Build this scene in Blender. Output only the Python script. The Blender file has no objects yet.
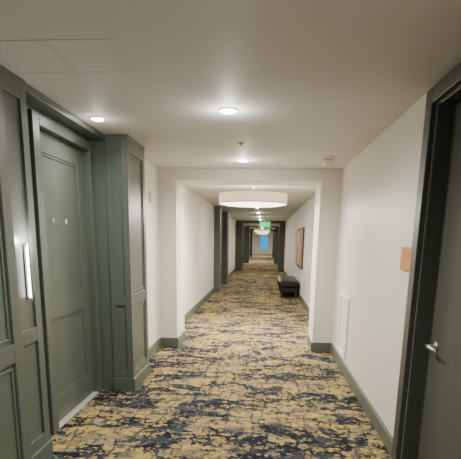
import bpy, bmesh, math, random
from mathutils import Matrix, Vector
random.seed(4)
scene = bpy.context.scene
COL = scene.collection
CEIL = 2.40

# ---------------------------------------------------------------- materials
def new_mat(name):
    m = bpy.data.materials.new(name); m.use_nodes = True
    nt = m.node_tree
    b = nt.nodes.get("Principled BSDF")
    return m, nt, b

def paint(name, col, rough=0.6, bump=0.15, scale=60, var=0.06, spec=0.4, metallic=0.0):
    m, nt, b = new_mat(name)
    tc = nt.nodes.new("ShaderNodeTexCoord")
    n = nt.nodes.new("ShaderNodeTexNoise"); n.inputs["Scale"].default_value = scale
    n.inputs["Detail"].default_value = 4
    nt.links.new(tc.outputs["Object"], n.inputs["Vector"])
    n2 = nt.nodes.new("ShaderNodeTexNoise"); n2.inputs["Scale"].default_value = 1.3
    nt.links.new(tc.outputs["Object"], n2.inputs["Vector"])
    r = nt.nodes.new("ShaderNodeValToRGB")
    c0 = [max(0, c*(1-var)) for c in col]; c1 = [min(1, c*(1+var)) for c in col]
    r.color_ramp.elements[0].position = .3; r.color_ramp.elements[1].position = .7
    r.color_ramp.elements[0].color = (*c0, 1); r.color_ramp.elements[1].color = (*c1, 1)
    nt.links.new(n2.outputs["Fac"], r.inputs["Fac"])
    nt.links.new(r.outputs["Color"], b.inputs["Base Color"])
    bp = nt.nodes.new("ShaderNodeBump"); bp.inputs["Strength"].default_value = bump
    bp.inputs["Distance"].default_value = 0.003
    nt.links.new(n.outputs["Fac"], bp.inputs["Height"])
    nt.links.new(bp.outputs["Normal"], b.inputs["Normal"])
    b.inputs["Roughness"].default_value = rough
    b.inputs["Specular IOR Level"].default_value = spec
    b.inputs["Metallic"].default_value = metallic
    return m

def emit(name, col, strength, base=1.0):
    m, nt, b = new_mat(name)
    b.inputs["Base Color"].default_value = (*[c*base for c in col], 1)
    b.inputs["Emission Color"].default_value = (*col, 1)
    b.inputs["Emission Strength"].default_value = strength
    return m

M_WALL = paint("cream_paint", (0.70, 0.675, 0.605), 0.45, 0.12, 90, 0.03)
M_CEIL = paint("ceiling_paint", (0.63, 0.628, 0.61), 0.6, 0.2, 70, 0.02, 0.3)
M_GREEN = paint("sage_green_paint", (0.078, 0.100, 0.080), 0.38, 0.06, 120, 0.05, 0.5)
M_DOOR = paint("green_grey_door", (0.088, 0.108, 0.085), 0.42, 0.06, 120, 0.05, 0.45)
M_DDOOR = paint("dark_grey_door", (0.080, 0.085, 0.068), 0.55, 0.06, 120, 0.05, 0.3)
M_DARKG = paint("dark_green_paint", (0.048, 0.060, 0.048), 0.4, 0.05, 120, 0.05)
M_BASE = paint("baseboard_green", (0.105, 0.122, 0.095), 0.45, 0.05, 100, 0.05)
M_METAL = paint("brushed_steel", (0.72, 0.71, 0.69), 0.28, 0.05, 200, 0.03, 0.5, 1.0)
M_WHITE = paint("white_plastic", (0.72, 0.70, 0.66), 0.4, 0.03, 100, 0.02)
M_RIM = paint("rim_metal", (0.32, 0.28, 0.22), 0.4, 0.03, 100, 0.02)
M_SEAM = paint("panel_seam", (0.52, 0.52, 0.50), 0.6, 0.1, 70, 0.02, 0.3)
M_GRILL = paint("white_enamel", (0.80, 0.80, 0.79), 0.45, 0.03, 100, 0.02)
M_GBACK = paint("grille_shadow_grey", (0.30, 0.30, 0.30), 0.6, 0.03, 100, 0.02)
M_THR = paint("threshold_grey", (0.36, 0.37, 0.36), 0.4, 0.03, 100, 0.02)
M_SLOT = paint("dark_slot", (0.05, 0.05, 0.05), 0.7, 0.03, 100, 0.02)
M_LEATHER = paint("black_leather", (0.005, 0.005, 0.006), 0.38, 0.08, 160, 0.1, 0.3)
M_WOOD = paint("dark_wood", (0.10, 0.055, 0.025), 0.4, 0.1, 40, 0.2)
M_SIGN = paint("tan_sign", (0.62, 0.28, 0.06), 0.5, 0.05, 80, 0.12, 0.1)
M_TEXT = paint("sign_text", (0.16, 0.07, 0.03), 0.4, 0.05, 80, 0.1)
M_LAMP = emit("downlight_lens", (1, 0.97, 0.93), 90)
M_DRUM = emit("drum_fabric", (1.0, 0.80, 0.56), 0.62, .42)
M_DIFF = emit("drum_diffuser", (1.0, 0.92, 0.80), 6.0, .6)
M_SCON = emit("sconce_tube", (1.0, 0.96, 0.90), 18.0)
M_EXITG = emit("exit_green", (0.0, 0.50, 0.13), 1.2, .4)
M_EXITW = emit("exit_letters", (0.45, 1.0, 0.65), 2.2, .5)

def art_mat():
    m, nt, b = new_mat("framed_art")
    tc = nt.nodes.new("ShaderNodeTexCoord")
    n = nt.nodes.new("ShaderNodeTexNoise"); n.inputs["Scale"].default_value = 2.2; n.inputs["Detail"].default_value = 5
    nt.links.new(tc.outputs["Object"], n.inputs["Vector"])
    r = nt.nodes.new("ShaderNodeValToRGB")
    e = r.color_ramp.elements
    e[0].position = .36; e[0].color = (.22, .11, .05, 1)
    e[1].position = .62; e[1].color = (.70, .52, .32, 1)
    x = e.new(.5); x.color = (.46, .28, .14, 1)
    nt.links.new(n.outputs["Fac"], r.inputs["Fac"]); nt.links.new(r.outputs["Color"], b.inputs["Base Color"])
    b.inputs["Roughness"].default_value = .4
    return m
M_ART = art_mat()

def carpet():
    m, nt, b = new_mat("patterned_carpet")
    N = nt.nodes; L = nt.links
    tc = N.new("ShaderNodeTexCoord")
    def noise(sx, sy, scale, detail=3, rough=.55, dist=0, off=0):
        mp = N.new("ShaderNodeMapping"); mp.inputs["Scale"].default_value = (sx, sy, 1)
        mp.inputs["Location"].default_value = (off, off*.7, off)
        L.new(tc.outputs["Object"], mp.inputs["Vector"])
        n = N.new("ShaderNodeTexNoise"); n.inputs["Scale"].default_value = scale
        n.inputs["Detail"].default_value = detail; n.inputs["Roughness"].default_value = rough
        n.inputs["Distortion"].default_value = dist
        L.new(mp.outputs["Vector"], n.inputs["Vector"]); return n.outputs["Fac"]
    def ramp(f, p0, p1):
        r = N.new("ShaderNodeMapRange"); r.inputs["From Min"].default_value = p0; r.inputs["From Max"].default_value = p1
        L.new(f, r.inputs["Value"]); return r.outputs["Result"]
    def mix(fac, a, c):
        x = N.new("ShaderNodeMix"); x.data_type = 'RGBA'
        L.new(fac, x.inputs["Factor"])
        for s, v in (("A", a), ("B", c)):
            if isinstance(v, tuple): x.inputs[6 if s == "A" else 7].default_value = (*v, 1)
            else: L.new(v, x.inputs[6 if s == "A" else 7])
        return x.outputs[2]
    def math_(op, a, c):
        x = N.new("ShaderNodeMath"); x.operation = op
        for i, v in enumerate((a, c)):
            if isinstance(v, (int, float)): x.inputs[i].default_value = v
            else: L.new(v, x.inputs[i])
        return x.outputs[0]
    s1 = ramp(noise(1.8, 3.2, 2.2, 4, .6, .3), .47, .55)
    s2 = ramp(noise(5, 13, 1.8, 3, .6, 0, 5), .53, .60)
    base = mix(s1, (.345, .240, .062), (.205, .165, .092))
    base = mix(math_('MULTIPLY', s2, .45), base, (.44, .345, .15))
    s3 = ramp(noise(2.2, 5, 2.4, 4, .6, .4, 9), .53, .58)
    base = mix(math_('MULTIPLY', s3, .7), base, (.135, .10, .05))
    def lines(axis, freq, thr, warp):
        sp = N.new("ShaderNodeSeparateXYZ"); L.new(tc.outputs["Object"], sp.inputs[0])
        wv = noise(3, 3, 1.8, 2, .5, 0, 50+axis)
        v = math_('ADD', math_('MULTIPLY', sp.outputs[axis], freq), math_('MULTIPLY', wv, warp))
        return math_('LESS_THAN', math_('FRACT', v, 0), thr)
    gx = lines(0, 9, .20, 1.3); gy = lines(1, 6, .22, 1.0)
    grid = math_('MAXIMUM', gx, gy)
    patch = ramp(noise(1.6, 2.2, 2.0, 3, .6, .8, 61), .46, .50)
    brk = ramp(noise(7, 7, 2.0, 2, .5, 0, 77), .44, .49)
    base = mix(math_('MULTIPLY', math_('MULTIPLY', math_('MULTIPLY', grid, patch), brk), .9), base, (.042, .045, .05))
    # short lengthwise strokes
    s7 = ramp(noise(13, 3.2, 2.0, 3, .6, .4, 91), .585, .605)
    base = mix(math_('MULTIPLY', s7, .85), base, (.045, .048, .052))
    s6 = ramp(noise(3.6, 5.5, 2.2, 4, .65, 1.0, 41), .57, .585)
    base = mix(math_('MULTIPLY', s6, .85), base, (.05, .056, .064))
    a = noise(1.2, 1.6, 1.9, 3, .55, .7, 13)
    c = noise(2.9, 4.3, 1.7, 4, .68, .9, 17)
    d = noise(10, 10, 1.6, 3, .6, .8, 3)
    sm = math_('ADD', math_('MULTIPLY', a, .66), math_('ADD', math_('MULTIPLY', c, .60), math_('MULTIPLY', d, .24)))
    sm = math_('ADD', sm, math_('MULTIPLY', grid, .03))
    navy = ramp(sm, .770, .778)
    fl = ramp(noise(9, 11, 1.9, 3, .6, .3, 71), .575, .60)
    navy = math_('MULTIPLY', navy, math_('SUBTRACT', 1.0, math_('MULTIPLY', fl, .85)))
    nv = mix(ramp(noise(3, 6, 2.6, 2, .5, 0, 31), .45, .60), (.007, .010, .017), (.030, .036, .046))
    colr = mix(navy, base, nv)
    L.new(colr, b.inputs["Base Color"])
    b.inputs["Roughness"].default_value = .95
    b.inputs["Specular IOR Level"].default_value = .1
    pn = N.new("ShaderNodeTexNoise"); pn.inputs["Scale"].default_value = 260
    L.new(tc.outputs["Object"], pn.inputs["Vector"])
    bp = N.new("ShaderNodeBump"); bp.inputs["Strength"].default_value = .5; bp.inputs["Distance"].default_value = .004
    L.new(pn.outputs["Fac"], bp.inputs["Height"]); L.new(bp.outputs["Normal"], b.inputs["Normal"])
    return m
M_CARPET = carpet()

# ---------------------------------------------------------------- mesh helpers
def obj_from_bm(name, bm, mat, origin=None, smooth=False):
    me = bpy.data.meshes.new(name)
    if origin is not None:
        bmesh.ops.translate(bm, verts=bm.verts, vec=-Vector(origin))
    bmesh.ops.recalc_face_normals(bm, faces=bm.faces)
    bm.to_mesh(me); bm.free()
    if smooth:
        for p in me.polygons: p.use_smooth = True
    mats = mat if isinstance(mat, (list, tuple)) else [mat]
    for m in mats: me.materials.append(m)
    o = bpy.data.objects.new(name, me); COL.objects.link(o)
    if origin is not None: o.location = origin
    return o

def add_box(bm, x0, x1, y0, y1, z0, z1, mi=0):
    if x0 > x1: x0, x1 = x1, x0
    if y0 > y1: y0, y1 = y1, y0
    if z0 > z1: z0, z1 = z1, z0
    v = [bm.verts.new((x, y, z)) for x in (x0, x1) for y in (y0, y1) for z in (z0, z1)]
    for q in ((0,1,3,2),(4,6,7,5),(0,4,5,1),(2,3,7,6),(0,2,6,4),(1,5,7,3)):
        f = bm.faces.new([v[i] for i in q]); f.material_index = mi

def boxes(name, lst, mat, origin=None, bevel=0, seg=2):
    bm = bmesh.new()
    for b in lst: add_box(bm, *b)
    o = obj_from_bm(name, bm, mat, origin)
    if bevel:
        md = o.modifiers.new("bevel", 'BEVEL'); md.width = bevel; md.segments = seg; md.limit_method = 'ANGLE'
    return o

def add_lathe(bm, prof, center, axis='Z', seg=32, mi=0):
    rings = []
    for r, h in prof:
        ring = []
        for i in range(seg):
            a = 2*math.pi*i/seg
            p = (r*math.cos(a), r*math.sin(a), h)
            if axis == 'X': p = (p[2], p[0], p[1])
            if axis == 'Y': p = (p[0], p[2], p[1])
            ring.append(bm.verts.new((p[0]+center[0], p[1]+center[1], p[2]+center[2])))
        rings.append(ring)
    for a, b_ in zip(rings[:-1], rings[1:]):
        for i in range(seg):
            f = bm.faces.new((a[i], a[(i+1) % seg], b_[(i+1) % seg], b_[i])); f.material_index = mi
    if prof[0][0] > 1e-5: bm.faces.new(rings[0]).material_index = mi
    if prof[-1][0] > 1e-5: bm.faces.new(rings[-1]).material_index = mi

def lathe(name, prof, mat, origin, axis='Z', seg=32, smooth=True):
    bm = bmesh.new(); add_lathe(bm, prof, (0, 0, 0), axis, seg)
    o = obj_from_bm(name, bm, mat, None, smooth); o.location = origin
    if smooth:
        md = o.modifiers.new("es", 'EDGE_SPLIT'); md.split_angle = math.radians(35)
    return o

def tube(name, prof, mat, origin, seg=64):
    bm = bmesh.new(); rings = []
    for r, h in prof:
        rings.append([bm.verts.new((r*math.cos(2*math.pi*i/seg), r*math.sin(2*math.pi*i/seg), h)) for i in range(seg)])
    for k in range(len(rings)):
        a, b_ = rings[k], rings[(k+1) % len(rings)]
        for i in range(seg): bm.faces.new((a[i], a[(i+1) % seg], b_[(i+1) % seg], b_[i]))
    o = obj_from_bm(name, bm, mat, None, True); o.location = origin
    md = o.modifiers.new("es", 'EDGE_SPLIT'); md.split_angle = math.radians(35)
    return o

def parent(c, p):
    c.parent = p
    c.matrix_parent_inverse = Matrix.Translation(-Vector(p.location))

def structure(o, label=None, cat=None):
    o["kind"] = "structure"
    if label: o["label"] = label
    if cat: o["category"] = cat
    return o

def tag(o, label, cat, group=None):
    o["label"] = label; o["category"] = cat
    if group: o["group"] = group

cnt = {"trim": 0, "door": 0}
def nm(k):
    cnt[k] += 1; return "%s_%d" % (k, cnt[k])

# ---------------------------------------------------------------- shell
YB, YE = -1.6, 50.0
structure(boxes("floor", [(-1.95, 1.45, YB, YE, -0.1, 0)], M_CARPET), "carpet patterned with navy, gold and beige abstract streaks", "floor")
structure(boxes("ceiling", [(-1.95, 1.45, YB, YE, CEIL, CEIL+.1)], M_CEIL), "plain matte painted ceiling of the corridor", "ceiling")
structure(boxes("wall_back", [(-1.95, 1.45, YB-.1, YB, 0, CEIL)], M_WALL), "cream painted end wall of the corridor", "wall")
wx0, wx1, wz0, wz1 = -.55, .36, .50, 1.95
structure(boxes("wall_end", [(-1.95, wx0, YE, YE+.15, 0, CEIL), (wx1, 1.45, YE, YE+.15, 0, CEIL),
      (wx0, wx1, YE, YE+.15, 0, wz0), (wx0, wx1, YE, YE+.15, wz1, CEIL)], M_WALL), "cream end wall around a bright window", "wall")
w = structure(boxes("window_1", [(wx0, wx0+.05, YE+.02, YE+.1, wz0, wz1), (wx1-.05, wx1, YE+.02, YE+.1, wz0, wz1),
      (wx0, wx1, YE+.02, YE+.1, wz0, wz0+.05), (wx0, wx1, YE+.02, YE+.1, wz1-.05, wz1)], M_WHITE), "window with pale frame and blue daylight behind", "window")

LX, GX, RX = -1.43, -1.46, 0.96
def mx(x, side): return x if side < 0 else (-.47 - x)

def panel_frame(side, xf, y0, y1, z0, z1, rails, st=.085, t=.014):
    a, b = mx(xf, side), mx(xf + t, side)
    L = [(a, b, y0, y0+st, z0, z1), (a, b, y1-st, y1, z0, z1)]
    for (r0, r1) in rails: L.append((a, b, y0+st, y1-st, r0, r1))
    return L

def pilaster(side, y0, y1, mat):
    xf = -1.26
    L = [(mx(-1.75, side), mx(xf-.014, side), y0+.012, y1-.012, 0, CEIL)]
    L += panel_frame(side, xf-.014, y0, y1, 0, CEIL, [(0, .20), (.86, .96), (CEIL-.14, CEIL)])
    for z0, z1 in ((.20, .86), (.96, CEIL-.14)):
        a, b = mx(xf-.014, side), mx(xf-.006, side)
        ya, yb = y0+.085, y1-.085
        L += [(a, b, ya+.02, ya+.035, z0+.02, z1-.02), (a, b, yb-.035, yb-.02, z0+.02, z1-.02),
              (a, b, ya+.035, yb-.035, z0+.02, z0+.035), (a, b, ya+.035, yb-.035, z1-.035, z1-.02)]
    xa, xb = mx(-1.46, side), mx(xf-.014, side)
    w_ = .045 if side < 0 else -.045
    L += [(xa, xa+w_, y0, y0+.014, 0, CEIL), (xb-w_, xb, y0, y0+.014, 0, CEIL)]
    for r0, r1 in ((0, .20), (.86, .96), (CEIL-.14, CEIL)): L.append((xa+w_, xb-w_, y0, y0+.014, r0, r1))
    L.append((mx(-1.46, side), mx(xf+.014, side), y0-.014, y1+.014, 0, .13))
    L.append((mx(-1.46, side), mx(xf+.006, side), y0-.006, y1+.006, CEIL-.03, CEIL))
    o = boxes(nm("trim"), L, mat, bevel=.003)
    structure(o, "sage green panelled pilaster with plinth and crown", "pilaster")
    return o

def room_door(side, y0, y1, xf, mat, top=2.25):
    h0 = .012
    yy0, yy1 = y0+.004, y1-.004
    org = (mx(xf-.03, side), (y0+y1)/2, 0)
    L = [(mx(xf-.05, side), mx(xf-.014, side), yy0, yy1, h0, top-.004)]
    a, b = mx(xf-.014, side), mx(xf, side)
    st = .13
    L += [(a, b, yy0, yy0+st, h0, top-.004), (a, b, yy1-st, yy1, h0, top-.004)]
    for r0, r1 in ((h0, .22), (.86, 1.02), (top-.15, top-.004)): L.append((a, b, yy0+st, yy1-st, r0, r1))
    b2 = mx(xf-.006, side)
    for z0, z1 in ((.22, .86), (1.02, top-.15)):
        ya, yb = yy0+st, yy1-st
        L += [(a, b2, ya, ya+.018, z0, z1), (a, b2, yb-.018, yb, z0, z1), (a, b2, ya+.018, yb-.018, z0, z0+.018), (a, b2, ya+.018, yb-.018, z1-.018, z1)]
    o = boxes(nm("door"), L, mat, origin=org, bevel=.003)
    structure(o, "sage grey two-panel guest room door", "door")
    return o

def module(side, off, mat, detail=True):
    Y = lambda v: v+off
    pilaster(side, Y(1.70), Y(2.30), mat)
    pilaster(side, Y(4.33), Y(4.95), mat)
    nm_w = "wall_left" if side < 0 else "wall_right"
    bx = -1.80
    L = [(mx(bx, side), mx(GX, side), Y(2.30), Y(2.90), 0, CEIL),
         (mx(bx, side), mx(-1.60, side), Y(2.90), Y(3.32), 0, CEIL-.05),
         (mx(bx, side), mx(-1.60, side), Y(4.25), Y(4.33), 0, CEIL-.05),
         (mx(bx, side), mx(-1.60, side), Y(3.32), Y(4.25), 2.25, CEIL-.05),
         (mx(bx, side), mx(GX, side), Y(2.90), Y(4.33), CEIL-.05, CEIL)]
    L += panel_frame(side, GX, Y(2.30), Y(2.90), 0, CEIL, [(0, .20), (.84, .93), (CEIL-.12, CEIL)], st=.075)
    L += [(mx(GX, side), mx(GX+.028, side), Y(2.32), Y(2.90), 0, .12)]
    structure(boxes(nm_w, L, mat, bevel=.003), "sage green panelled wall around a recessed guest room door", "wall")
    xa, xb = mx(-1.60, side), mx(-1.575, side)
    structure(boxes(nm("trim"), [(xa, xb, Y(3.22), Y(3.32), 0, 2.33), (xa, xb, Y(4.25), Y(4.325), 0, 2.33), (xa, xb, Y(3.32), Y(4.25), 2.25, 2.33)],
              mat, bevel=.004), "sage green door casing", "door casing")
    d = room_door(side, Y(3.32), Y(4.25), -1.64, M_DOOR)
    structure(boxes(nm("trim"), [(mx(-1.69, side), mx(-1.585, side), Y(3.325), Y(4.245), 0, .011)], M_THR, bevel=.003), "pale metal door threshold strip", "threshold")
    return d

d_near = module(-1, 0, M_GREEN)
module(-1, 11.5, M_GREEN)
for off in (23.5, 35): module(-1, off, M_GREEN)
for off in (23.5, 35): module(1, off, M_GREEN)

def plain_wall(side, y0, y1):
    n = "wall_left" if side < 0 else "wall_right"
    xf = LX if side < 0 else RX
    xb = -1.80 if side < 0 else 1.33
    structure(boxes(n, [(xb, xf, y0, y1, 0, CEIL)], M_WALL), "smooth cream painted corridor wall", "wall")
    n = "baseboard_left" if side < 0 else "baseboard_right"
    t = .016 if side < 0 else -.016
    structure(boxes(n, [(xf, xf+t, y0, y1, 0, .12), (xf, xf+t*.6, y0, y1, .12, .135)], M_BASE, bevel=.003), "grey-green painted baseboard", "baseboard")

structure(boxes("wall_left", [(-1.8, GX, YB, 1.70, 0, CEIL)], M_GREEN), "sage green corridor wall", "wall")
plain_wall(-1, 4.95, 6.3)
plain_wall(-1, 6.9, 13.2)
plain_wall(-1, 16.45, 25.2)
plain_wall(-1, 28.45, 36.7)
plain_wall(-1, 39.95, YE)
plain_wall(1, 3.05, 6.3)
plain_wall(1, 6.9, 25.2)
plain_wall(1, 28.45, 36.7)
plain_wall(1, 39.95, YE)

structure(boxes("wall_right", [(RX, 1.33, YB, 2.05, 0, CEIL), (RX, 1.33, 2.95, 3.05, 0, CEIL), (RX, 1.33, 2.05, 2.95, 2.28, CEIL)], M_WALL), "smooth cream painted corridor wall", "wall")
structure(boxes(nm("trim"), [(.925, RX, 2.95, 3.055, 0, 2.37), (.925, RX, 1.945, 2.05, 0, 2.37), (.925, RX, 2.05, 2.95, 2.28, 2.37),
      (RX, 1.09, 2.935, 2.95, 0, 2.28), (RX, 1.09, 2.05, 2.065, 0, 2.28), (RX, 1.09, 2.065, 2.935, 2.265, 2.28)], M_DARKG, bevel=.005), "dark green door casing", "door casing")
d2 = boxes(nm("door"), [(1.05, 1.10, 2.068, 2.932, .01, 2.262)], M_DDOOR, origin=(1.075, 2.5, 0), bevel=.003)
structure(d2, "dark grey-green flush door with a steel lever", "door")
bm = bmesh.new()
hy, hz = 2.80, .89
add_lathe(bm, [(.0, -.012), (.024, -.012), (.028, -.006), (.028, 0)], (1.05, hy, hz), 'X', 24)
add_lathe(bm, [(.010, -.055), (.010, 0)], (1.05, hy, hz), 'X', 16)
path = [(.997, hy+.012, hz), (.992, hy-.03, hz+.002), (.992, hy-.085, hz+.003), (.996, hy-.14, hz)]
prev = None
for i, p in enumerate(path):
    r = (.0115, .011, .0095, .008)[i]
    ring = [bm.verts.new((p[0]+.8*r*math.cos(a), p[1], p[2]+1.1*r*math.sin(a))) for a in [2*math.pi*k/12 for k in range(12)]]
    if prev:
        for k in range(12): bm.faces.new((prev[k], prev[(k+1) % 12], ring[(k+1) % 12], ring[k]))
    else: bm.faces.new(ring)
    prev = ring
bm.faces.new(prev)
lev = obj_from_bm("lever_handle", bm, M_METAL, (1.05, hy, hz), True); lev["label"] = "brushed steel lever on a round rose"
parent(lev, d2)
for i, yy in enumerate((3.60, 3.84)):
    o = boxes("door_mark", [(-1.656, -1.642, yy-.005, yy+.005, 1.60, 1.64)], M_GRILL, origin=(-1.65, yy, 1.62), bevel=.002)  # small pale upright mark on the door panel
    parent(o, d_near)

PX0, PX1, PZ = -1.19, .695, 2.25
structure(boxes("wall_portal", [(-1.80, PX0, 6.3, 6.9, 0, CEIL), (PX1, 1.33, 6.3, 6.9, 0, CEIL), (PX0, PX1, 6.3, 6.9, PZ, CEIL)], M_WALL, bevel=.004), "cream wall with a wide square opening across the corridor", "wall")
structure(boxes("baseboard_portal_left", [(LX+.016, PX0+.016, 6.284, 6.3, 0, .13), (PX0, PX0+.016, 6.3, 6.9, 0, .13)], M_BASE, bevel=.003), "grey-green baseboard around the opening", "baseboard")
structure(boxes("baseboard_portal_right", [(PX1-.016, RX-.016, 6.284, 6.3, 0, .13), (PX1-.016, PX1, 6.3, 6.9, 0, .13)], M_BASE, bevel=.003), "grey-green baseboard around the opening", "baseboard")
for i, (yp, xa, xb) in enumerate(((23.0, -1.10, .68), (31.0, -1.02, .62), (41.5, -1.10, .68))):
    structure(boxes("wall_portal.%03d" % (i+1), [(LX+.001, xa, yp, yp+.3, 0, CEIL), (xb, RX-.001, yp, yp+.3, 0, CEIL), (xa, xb, yp, yp+.3, 2.30, CEIL)],
              M_DARKG, bevel=.006), "dark green cased opening across the corridor", "wall")

# ---------------------------------------------------------------- ceiling items
def outline_panel(x0, x1, y0, y1):
    z0, z1 = CEIL-.003, CEIL
    g = .006
    o = boxes("ceiling_access_panel", [(x0+g, x1-g, y0+g, y1-g, z0+.001, z1)], M_CEIL, origin=((x0+x1)/2, (y0+y1)/2, CEIL), bevel=.001)
    f = boxes("frame", [(x0, x0+g, y0, y1, z0, z1), (x1-g, x1, y0, y1, z0, z1), (x0+g, x1-g, y0, y0+g, z0, z1), (x0+g, x1-g, y1-g, y1, z0, z1)],
              M_SEAM, origin=((x0+x1)/2, (y0+y1)/2, CEIL), bevel=.001)
    parent(f, o)
    tag(o, "flush painted access panel set in the ceiling", "access panel", "ceiling access panels")
outline_panel(-1.07, -.74, 2.34, 2.77)
outline_panel(-1.40, -1.07, 2.34, 2.77)

def downlight(x, y, power, col=(1, .88, .74), r=.056):
    base = lathe("downlight", [(r+.018, 0), (r+.016, -.006), (r+.005, -.010), (r, -.006), (r, 0)], M_WHITE, (x, y, CEIL))
    lens = lathe("lens", [(r*.98, -.001), (r*.96, -.008), (r*.6, -.018), (0.0001, -.022)], M_LAMP, (x, y, CEIL))
    parent(lens, base)
    tag(base, "round recessed ceiling downlight, lit warm white", "downlight", "recessed ceiling downlights")
    ld = bpy.data.lights.new("bulb_light", 'SPOT'); ld.energy = power; ld.color = col
    ld.spot_size = math.radians(165); ld.spot_blend = 1.0; ld.shadow_soft_size = .06
    lo = bpy.data.objects.new("bulb_light", ld); COL.objects.link(lo); lo.location = (x, y, CEIL-.035)
    parent(lo, base)
    ld = bpy.data.lights.new("ceiling_fill", 'POINT'); ld.energy = power*.028; ld.color = col; ld.shadow_soft_size = .04  # added point light, brightens the ceiling around the fixture
    lo = bpy.data.objects.new("ceiling_fill", ld); COL.objects.link(lo); lo.location = (x, y, CEIL-.10)
    parent(lo, base)
W = (1, .94, .865)
downlight(-.29, 3.55, 215, W)
downlight(-.28, 5.66, 205, W)
downlight(-1.32, 3.77, 48, W, .046)
downlight(-.29, 1.35, 170, W)  # added out of view above the frame, fills the near corridor
downlight(-.29, -.8, 120, W)  # unseen fixture added behind the camera as fill light
for y in (11.0, 13.5, 16.2, 19.0): downlight(-.25, y, 190, W)
for y in (21.5, 26.0, 29.5, 36, 39, 46.5): downlight(-.25, y, 220, (1, .84, .64))

def drum(x, y, power):
    r = .54
    B, T = 2.05-CEIL, 2.215-CEIL
    sh = tube("drum_pendant_light", [(r-.004, B), (r, B+.004), (r, T-.004), (r-.004, T), (r-.010, T-.004), (r-.010, B+.004)], M_DRUM, (x, y, CEIL))
    df = lathe("diffuser", [(r-.014, B+.012), (r-.02, B+.002), (r*.8, B-.016), (r*.5, B-.026), (0.0001, B-.032)], M_DIFF, (x, y, CEIL), seg=64)
    parent(df, sh)
    for zz in (B-.002, T-.012):
        rm = tube("rim", [(r+.001, zz), (r+.007, zz), (r+.007, zz+.014), (r+.001, zz+.014)], M_RIM, (x, y, CEIL))
        parent(rm, sh)
    bm = bmesh.new()
    add_lathe(bm, [(.09, -.02), (.09, 0)], (0, 0, 0)); add_lathe(bm, [(.012, -.30), (.012, -.02)], (0, 0, 0), seg=12)
    st = obj_from_bm("stem", bm, M_METAL); st.location = (x, y, CEIL); parent(st, sh)
    tag(sh, "wide round drum ceiling light with glowing white shade", "ceiling light", "drum ceiling lights")
    ld = bpy.data.lights.new("drum_bulb", 'AREA'); ld.shape = 'DISK'; ld.size = .9; ld.energy = power; ld.color = (1, .93, .84)
    lo = bpy.data.objects.new("drum_bulb", ld); COL.objects.link(lo); lo.location = (x, y, 2.01); parent(lo, sh)
    ld = bpy.data.lights.new("drum_uplight", 'AREA'); ld.shape = 'DISK'; ld.size = .8; ld.energy = power*.42; ld.color = (1, .91, .80)
    lo = bpy.data.objects.new("drum_uplight", ld); COL.objects.link(lo); lo.location = (x, y, 2.14); lo.rotation_euler = (math.pi, 0, 0); parent(lo, sh)
drum(-.21, 7.65, 210)
drum(-.23, 33.0, 150)
drum(-.23, 44.0, 150)

bm = bmesh.new()
add_lathe(bm, [(.034, 0), (.032, -.004), (.014, -.008), (.010, -.016), (.004, -.018), (.004, -.028), (.018, -.029), (.018, -.031), (.0001, -.032)], (0, 0, 0), seg=20)
add_box(bm, -.012, -.009, -.002, .002, -.030, -.006); add_box(bm, .009, .012, -.002, .002, -.030, -.006)
o = obj_from_bm("fire_sprinkler", bm, M_RIM); o.location = (-.256, 4.70, CEIL)
tag(o, "small metal fire sprinkler head on the ceiling", "sprinkler")
k = 1.1
o = lathe("smoke_detector", [(r_*k, h_*k) for r_, h_ in [(.076, 0), (.076, -.016), (.066, -.022), (.054, -.028), (.058, -.036), (.056, -.056), (.044, -.074), (.026, -.086), (.0001, -.091)]], M_WHITE, (.66, 5.44, CEIL))
s_ = lathe("sensor_vent", [(.0585*k, -.027*k), (.0585*k, -.034*k)], M_RIM, (.66, 5.44, CEIL)); parent(s_, o)
tag(o, "round white smoke detector mounted on the ceiling", "smoke detector")

ex, ey, ez = -.02, 20.0, 2.13
box_ = boxes("exit_sign", [(ex-.24, ex+.24, ey-.02, ey+.02, ez-.135, ez+.135)], M_EXITG, origin=(ex, ey, ez), bevel=.008)
st = boxes("mounting_bracket", [(ex-.09, ex+.09, ey-.02, ey+.02, CEIL-.012, CEIL), (ex-.012, ex+.012, ey-.01, ey+.01, ez+.12, CEIL-.01)], M_WHITE, origin=(ex, ey, CEIL)); parent(st, box_)
def letter_boxes(ch, x):
    w_, h, t = .065, .15, .016
    z = ez-h/2; f = ey-.026; bk = ey-.019
    if ch == 'E': return [(x, x+t, f, bk, z, z+h)]+[(x+t, x+w_, f, bk, z+k, z+k+t) for k in (0, h/2-t/2, h-t)]
    if ch == 'I': return [(x+w_/2-t/2, x+w_/2+t/2, f, bk, z, z+h)]
    if ch == 'T': return [(x, x+w_, f, bk, z+h-t, z+h), (x+w_/2-t/2, x+w_/2+t/2, f, bk, z, z+h-t)]
bm = bmesh.new()
for ch, xx in (('E', -.175), ('I', .02), ('T', .11)):
    for b_ in letter_boxes(ch, ex+xx): add_box(bm, *b_)
for sgn in (-1, 1):
    x0 = ex-.04; hh = .075; ww = .033; t = .009
    vs = []
    for yv in (ey-.026, ey-.019):
        for (px, pz) in ((-sgn*ww-t, -hh), (-sgn*ww+t, -hh), (sgn*ww+t, hh), (sgn*ww-t, hh)):
            vs.append(bm.verts.new((x0+px, yv, ez+pz)))
    for q in ((0,1,2,3),(4,5,6,7),(0,1,5,4),(1,2,6,5),(2,3,7,6),(3,0,4,7)): bm.faces.new([vs[i] for i in q])
lt = obj_from_bm("lettering", bm, M_EXITW, (ex, ey, ez)); parent(lt, box_)
tag(box_, "green illuminated exit sign hanging from the ceiling", "exit sign")

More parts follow.
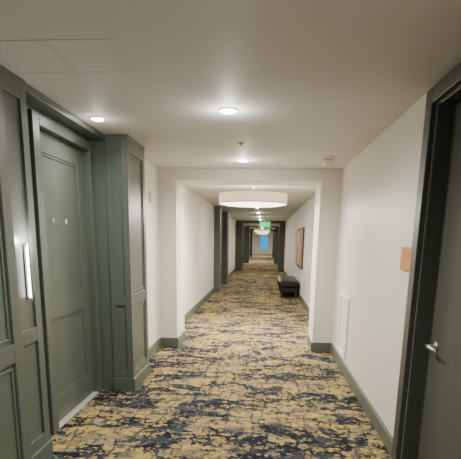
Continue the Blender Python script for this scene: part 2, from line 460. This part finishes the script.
# ---------------------------------------------------------------- wall items
o = boxes("wall_sign", [(RX-.016, RX+.002, 3.06, 3.34, 1.315, 1.47)], M_SIGN, origin=(RX, 3.2, 1.39), bevel=.003)
t_ = boxes("lettering", [(RX-.0175, RX-.015, 3.13, 3.27, 1.420, 1.428), (RX-.0175, RX-.015, 3.13, 3.23, 1.394, 1.400)], M_TEXT, origin=(RX, 3.2, 1.39)); parent(t_, o)
tag(o, "small tan sign plaque with dark lettering on the cream wall", "wall sign")
y0, y1, z0, z1 = 5.17, 5.68, .19, .88
L = [(RX-.022, RX+.002, y0, y0+.035, z0, z1), (RX-.022, RX+.002, y1-.035, y1, z0, z1), (RX-.022, RX+.002, y0+.035, y1-.035, z0, z0+.035), (RX-.022, RX+.002, y0+.035, y1-.035, z1-.035, z1)]
o = boxes("air_return_grille", L, M_GRILL, origin=(RX, (y0+y1)/2, z0), bevel=.002)
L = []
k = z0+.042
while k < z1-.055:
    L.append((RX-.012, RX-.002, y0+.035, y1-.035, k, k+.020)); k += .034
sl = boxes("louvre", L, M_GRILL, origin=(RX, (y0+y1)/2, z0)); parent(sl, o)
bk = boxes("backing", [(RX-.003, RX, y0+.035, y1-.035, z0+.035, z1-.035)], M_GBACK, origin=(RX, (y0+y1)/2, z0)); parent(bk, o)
tag(o, "white rectangular louvred air grille low on the cream wall", "air vent")
o = boxes("fire_alarm_strobe", [(LX-.004, LX+.03, 5.80, 5.90, 1.93, 2.06)], M_WHITE, origin=(LX, 5.85, 2.0), bevel=.006)
s_ = boxes("strobe_lens", [(LX+.028, LX+.045, 5.82, 5.88, 2.0, 2.04)], M_GRILL, origin=(LX, 5.85, 2.0), bevel=.004); parent(s_, o)
tag(o, "small white fire alarm strobe on the cream wall", "fire alarm")
y0, y1, z0, z1 = 11.7, 13.9, .80, 1.82
o = boxes("framed_picture", [(RX-.04, RX, y0, y0+.12, z0, z1), (RX-.04, RX, y1-.12, y1, z0, z1), (RX-.04, RX, y0+.12, y1-.12, z0, z0+.05), (RX-.04, RX, y0+.12, y1-.12, z1-.05, z1)],
          M_WOOD, origin=(RX, 12.8, 1.3), bevel=.004)
c_ = boxes("canvas", [(RX-.032, RX, y0+.12, y1-.12, z0+.05, z1-.05)], M_ART, origin=(RX, 12.8, 1.3)); parent(c_, o)
tag(o, "brown abstract picture in a dark wooden frame above the bench", "picture")

sy = 2.76
xw = GX
o = boxes("wall_sconce", [(xw-.002, xw+.008, sy-.014, sy+.014, 1.12, 1.45)], M_DARKG, origin=(xw, sy, 1.3), bevel=.003)
tb = lathe("light_tube", [(.0001, -.16), (.006, -.157), (.007, -.15), (.007, .15), (.006, .157), (.0001, .16)], M_SCON, (xw+.020, sy, 1.285), seg=16)
parent(tb, o)
for z_ in (1.446, 1.116):
    ar = boxes("arm", [(xw+.006, xw+.030, sy-.009, sy+.009, z_, z_+.012)], M_METAL, origin=(xw, sy, 1.3), bevel=.002)
    parent(ar, o)
ld = bpy.data.lights.new("sconce_bulb", 'POINT'); ld.energy = 5; ld.color = (1, .95, .88); ld.shadow_soft_size = .02
lo = bpy.data.objects.new("sconce_bulb", ld); COL.objects.link(lo); lo.location = (xw+.065, sy, 1.47); parent(lo, o)
tag(o, "slim vertical wall sconce glowing white on green panelling", "wall sconce")

# bench
bx0, bx1, by0, by1 = .40, .92, 12.2, 14.2
o = bpy.data.objects.new("bench", None); COL.objects.link(o); o.location = ((bx0+bx1)/2, (by0+by1)/2, 0)
ap = boxes("base", [(bx0+.03, bx1-.02, by0+.03, by1-.02, .14, .31)], M_LEATHER, origin=o.location, bevel=.02, seg=3)
bm = bmesh.new()
add_box(bm, bx0, bx1, by0, by1, .29, .45)
bmesh.ops.subdivide_edges(bm, edges=bm.edges, cuts=9, use_grid_fill=True)
for v in bm.verts:
    u = max(0, min(1, (v.co.x-bx0)/(bx1-bx0))); w_ = max(0, min(1, (v.co.y-by0)/(by1-by0)))
    if v.co.z > .445:
        v.co.z += .035*(max(0, math.sin(math.pi*u))**.5)*(max(0, math.sin(math.pi*w_))**.3) - .010*abs(math.sin(w_*math.pi*4))
    elif .31 < v.co.z < .44:
        if u < .01: v.co.x -= .012
        if u > .99: v.co.x += .010
        if w_ < .01: v.co.y -= .015
        if w_ > .99: v.co.y += .015
cu = obj_from_bm("seat_cushion", bm, M_LEATHER, o.location, True)
sd = cu.modifiers.new("s", 'SUBSURF'); sd.levels = 1; sd.render_levels = 1
parent(ap, o); parent(cu, o)
for lx in (bx0+.06, bx1-.06):
    for ly in (by0+.06, by1-.06):
        lg = lathe("leg", [(.015, 0), (.026, .15)], M_WOOD, (lx, ly, 0), seg=12); parent(lg, o)
tag(o, "black leather bench with padded seat against the cream wall", "bench")

# ---------------------------------------------------------------- world / camera
wd = bpy.data.worlds.new("world"); scene.world = wd; wd.use_nodes = True
bg = wd.node_tree.nodes["Background"]; bg.inputs[0].default_value = (.03, .36, .85, 1); bg.inputs[1].default_value = 1.2

cd = bpy.data.cameras.new("camera"); cam = bpy.data.objects.new("camera", cd); COL.objects.link(cam)
F, CX, CY = 462.0, 230.0, 340.0
VX, VY = 265.0, 240.0
yc = Vector((VX-CX, CY-VY, -F)).normalized()
zc = Vector((35.0, 0, F))
zc.y = -(zc.x*(VX-CX) - F*F)/(CY-VY)
zc.normalize()
xc = yc.cross(zc)
R = Matrix((xc, yc, zc))
cam.matrix_world = Matrix.Translation((0, 0, 1.5)) @ R.to_4x4()
cd.sensor_fit = 'HORIZONTAL'; cd.sensor_width = 36; cd.lens = 36*F/461
cd.shift_x = 0.5/461; cd.shift_y = (CY-229.5)/461
cd.clip_start = .05; cd.clip_end = 200
scene.camera = cam
